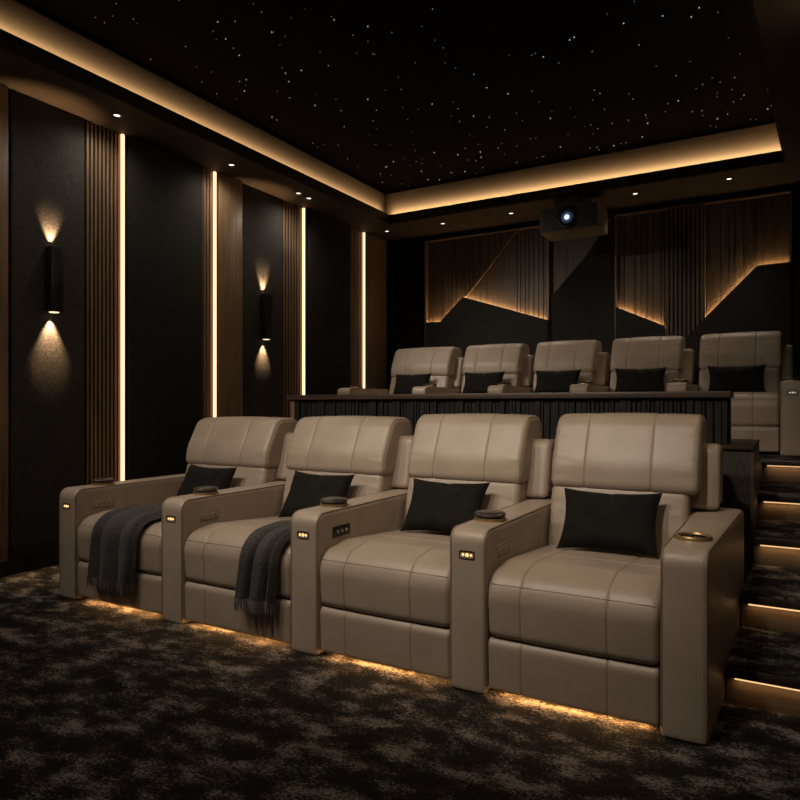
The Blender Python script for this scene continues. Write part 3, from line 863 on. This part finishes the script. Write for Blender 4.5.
# ------------------------------------------------------------------ seats
FRONT = 2.40
AW = 0.155
arms = [-3.612, -2.743, -1.888, -1.083]          # centres of the shared arms
right_in = -0.374
GF, GB = 'front row recliners', 'back row recliners'
inn = [a + AW / 2 for a in arms]; outn = [arms[1] - AW / 2, arms[2] - AW / 2, arms[3] - AW / 2, right_in]
lab_f = ['front row leather recliner farthest left, a wide grey throw over its seat',
         'front row leather recliner with a narrow grey throw over one corner, second from the left',
         'front row leather recliner with a black control pad, third from the left',
         'front row leather recliner beside the stairs, the only front one with two armrests']
pads = ['leather', 'leather', 'black', 'leather']
for k in range(4):
    recliner(lab_f[k], GF, inn[k], outn[k], AW, FRONT, 0, 1.0, pads[k], 'lid', 'warm',
             right_arm=dict(w=0.150, cup='ring', light=None, shear=0.045) if k == 3 else None,
             shell_right=0.018, head_right=0.030 if k == 3 else 0, seed=10 * k, head_top=(-0.032, -0.020, 0.0, 0.008)[k])
left2 = [-4.01, -3.134, -2.354, -1.605, -0.835, -0.048]
lab_b = ['back row recliner nearest the left wall, by the last wall light strip',
         'back row recliner second from the left wall, below the zigzag glowing panel',
         'middle recliner of the back row, below and left of the projector',
         'back row recliner second from the stairs, below the right glowing panel',
         'back row recliner at the stairs end, its seat and footrest in view']
for k in range(5):
    recliner(lab_b[k], GB, left2[k] + AW, left2[k + 1], AW, 5.65, 0.75, 0.945, 'leather', 'lid', 'pale',
             right_arm=dict(w=0.160, cup='lid', light='pale') if k == 4 else None, seed=50 + 10 * k, under=False, az=0.91)

GP1, GP2 = 'black pillows on the front row', 'black pillows on the back row'
fr = [(-0.02, 'black velvet pillow on the far left front recliner, behind the wider throw'),
      (0.00, 'black velvet pillow on the second front recliner, above the narrow throw'),
      (-0.02, 'black velvet pillow on the third front recliner, beside the black control pad'),
      (0.0, 'black velvet pillow on the front recliner beside the stairs')]
for k in range(4):
    cx = (inn[k] + outn[k]) / 2 + fr[k][0]
    lumbar_pillow(fr[k][1], GP1, (cx, FRONT + 0.660, 0.602), (math.radians(60), math.radians(0), math.radians(-3 + 2 * k)), w=0.435, h=0.30, seed=k)
bk = ['black pillow on the back row recliner nearest the left wall', 'black pillow on the back row recliner second from the left wall',
      'black pillow on the middle recliner of the back row', 'black pillow on the back row recliner second from the stairs',
      'black pillow on the back row recliner at the stairs end']
for k in range(5):
    cx = (left2[k] + AW + left2[k + 1]) / 2
    lumbar_pillow(bk[k], GP2, (cx - 0.01, 5.65 + 0.668, 0.75 + 0.583), (math.radians(70), 0, math.radians(-1 + k)), w=0.45, h=0.27, seed=20 + k)

throw('wide charcoal wool throw with fringe draped over the far left front recliner', 'charcoal throws', (inn[0] + outn[0]) / 2, FRONT, -0.175, 0.175, 0.50, 0.165, 0.085, 1)
throw('narrow charcoal wool throw with fringe hanging from the second front recliner', 'charcoal throws', (inn[1] + outn[1]) / 2, FRONT, 0.068, 0.290, 0.46, 0.205, 0.045, 2)

# ------------------------------------------------------------------ lamps
KEY = (1.0, 0.865, 0.715)
keys = [(-3.6, 0.85, (-3.1, 3.15, 0.95)), (-2.6, 0.85, (-2.2, 3.15, 0.95)), (-1.7, 0.85, (-1.4, 3.15, 0.95)), (-0.9, 0.85, (-0.6, 3.15, 0.95))]
names = ['far left', 'left of centre', 'right of centre', 'far right']
for (x, y, t), nm in zip(keys, names):  # unseen fixtures added to carry the key light on the seats
    downlight(x, y, 'unseen front soffit downlight added to light the seats, %s of four' % nm, 0.05, 'added downlights in the front soffit')
    spot('key_spot', (x, y, SOF - 0.02), t, 150, 62, 0.9, KEY, 0.08)
    spot('fill_spot', (x, y, SOF - 0.02), (x, y + 1.2, 0.0), 11, 150, 1.0, KEY, 0.08)  # wide fill added for carpet and walls
for x, y in ((-3.418, 6.90), (-2.593, 6.90), (-1.295, 6.87), (-0.464, 6.85)):
    spot('soffit_spot', (x, y, SOF - 0.02), (x, y - 0.25, 0.75), 16, 95, 0.9, KEY, 0.04)
# the back row is lit by two aimed spots in the side soffits
for x, y, t in ((-4.165, 4.299, (-2.9, 6.3, 1.4)), (-4.165, 3.153, (-2.0, 6.3, 1.4))):
    spot('soffit_spot', (x, y, SOF - 0.02), t, 115, 60, 0.9, KEY, 0.06)

# side soffit lights: wide, low-power fill; fixtures out of view are added for it
for x, y in ((-4.165, 2.0), (-4.165, 3.153), (-4.165, 4.299), (-4.165, 5.29)):
    if y == 2.0: downlight(x, y, 'added unseen ceiling downlight above the left wall, before the nearest sconce')
    spot('soffit_spot', (x, y, SOF - 0.02), (x - 0.1, y, 0.0), 13, 165, 1.0, KEY, 0.04)
for x, y, nm in ((0.45, 1.9, 'front'), (0.45, 3.9, 'rear')):
    downlight(x, y, 'unseen downlight added in the stair side soffit, %s of two' % nm, 0.05, 'added downlights in the stair side soffit')
    spot('soffit_spot', (x, y, SOF - 0.02), (-3.6, y + 0.6, 0.8), 34, 142, 1.0, (1.0, 0.74, 0.48), 0.06)  # added fill aimed at the left wall and inner arm sides

# ------------------------------------------------------------------ world, camera, view
w = bpy.data.worlds.new('World'); sc.world = w; w.use_nodes = True
w.node_tree.nodes['Background'].inputs[0].default_value = (0, 0, 0, 1)
cam = bpy.data.cameras.new('camera'); co = bpy.data.objects.new('camera', cam); C.objects.link(co)
co.location = (0, 0, 1.12); co.rotation_euler = (PI / 2, 0, math.radians(30))
cam.sensor_width = 36; cam.lens = 36 * 671 / 800; cam.shift_y = 5 / 800; cam.clip_start = 0.05
sc.camera = co
vs = sc.view_settings
vs.view_transform = 'Standard'; vs.look = 'None'; vs.gamma = 1; vs.exposure = 0; vs.use_curve_mapping = False
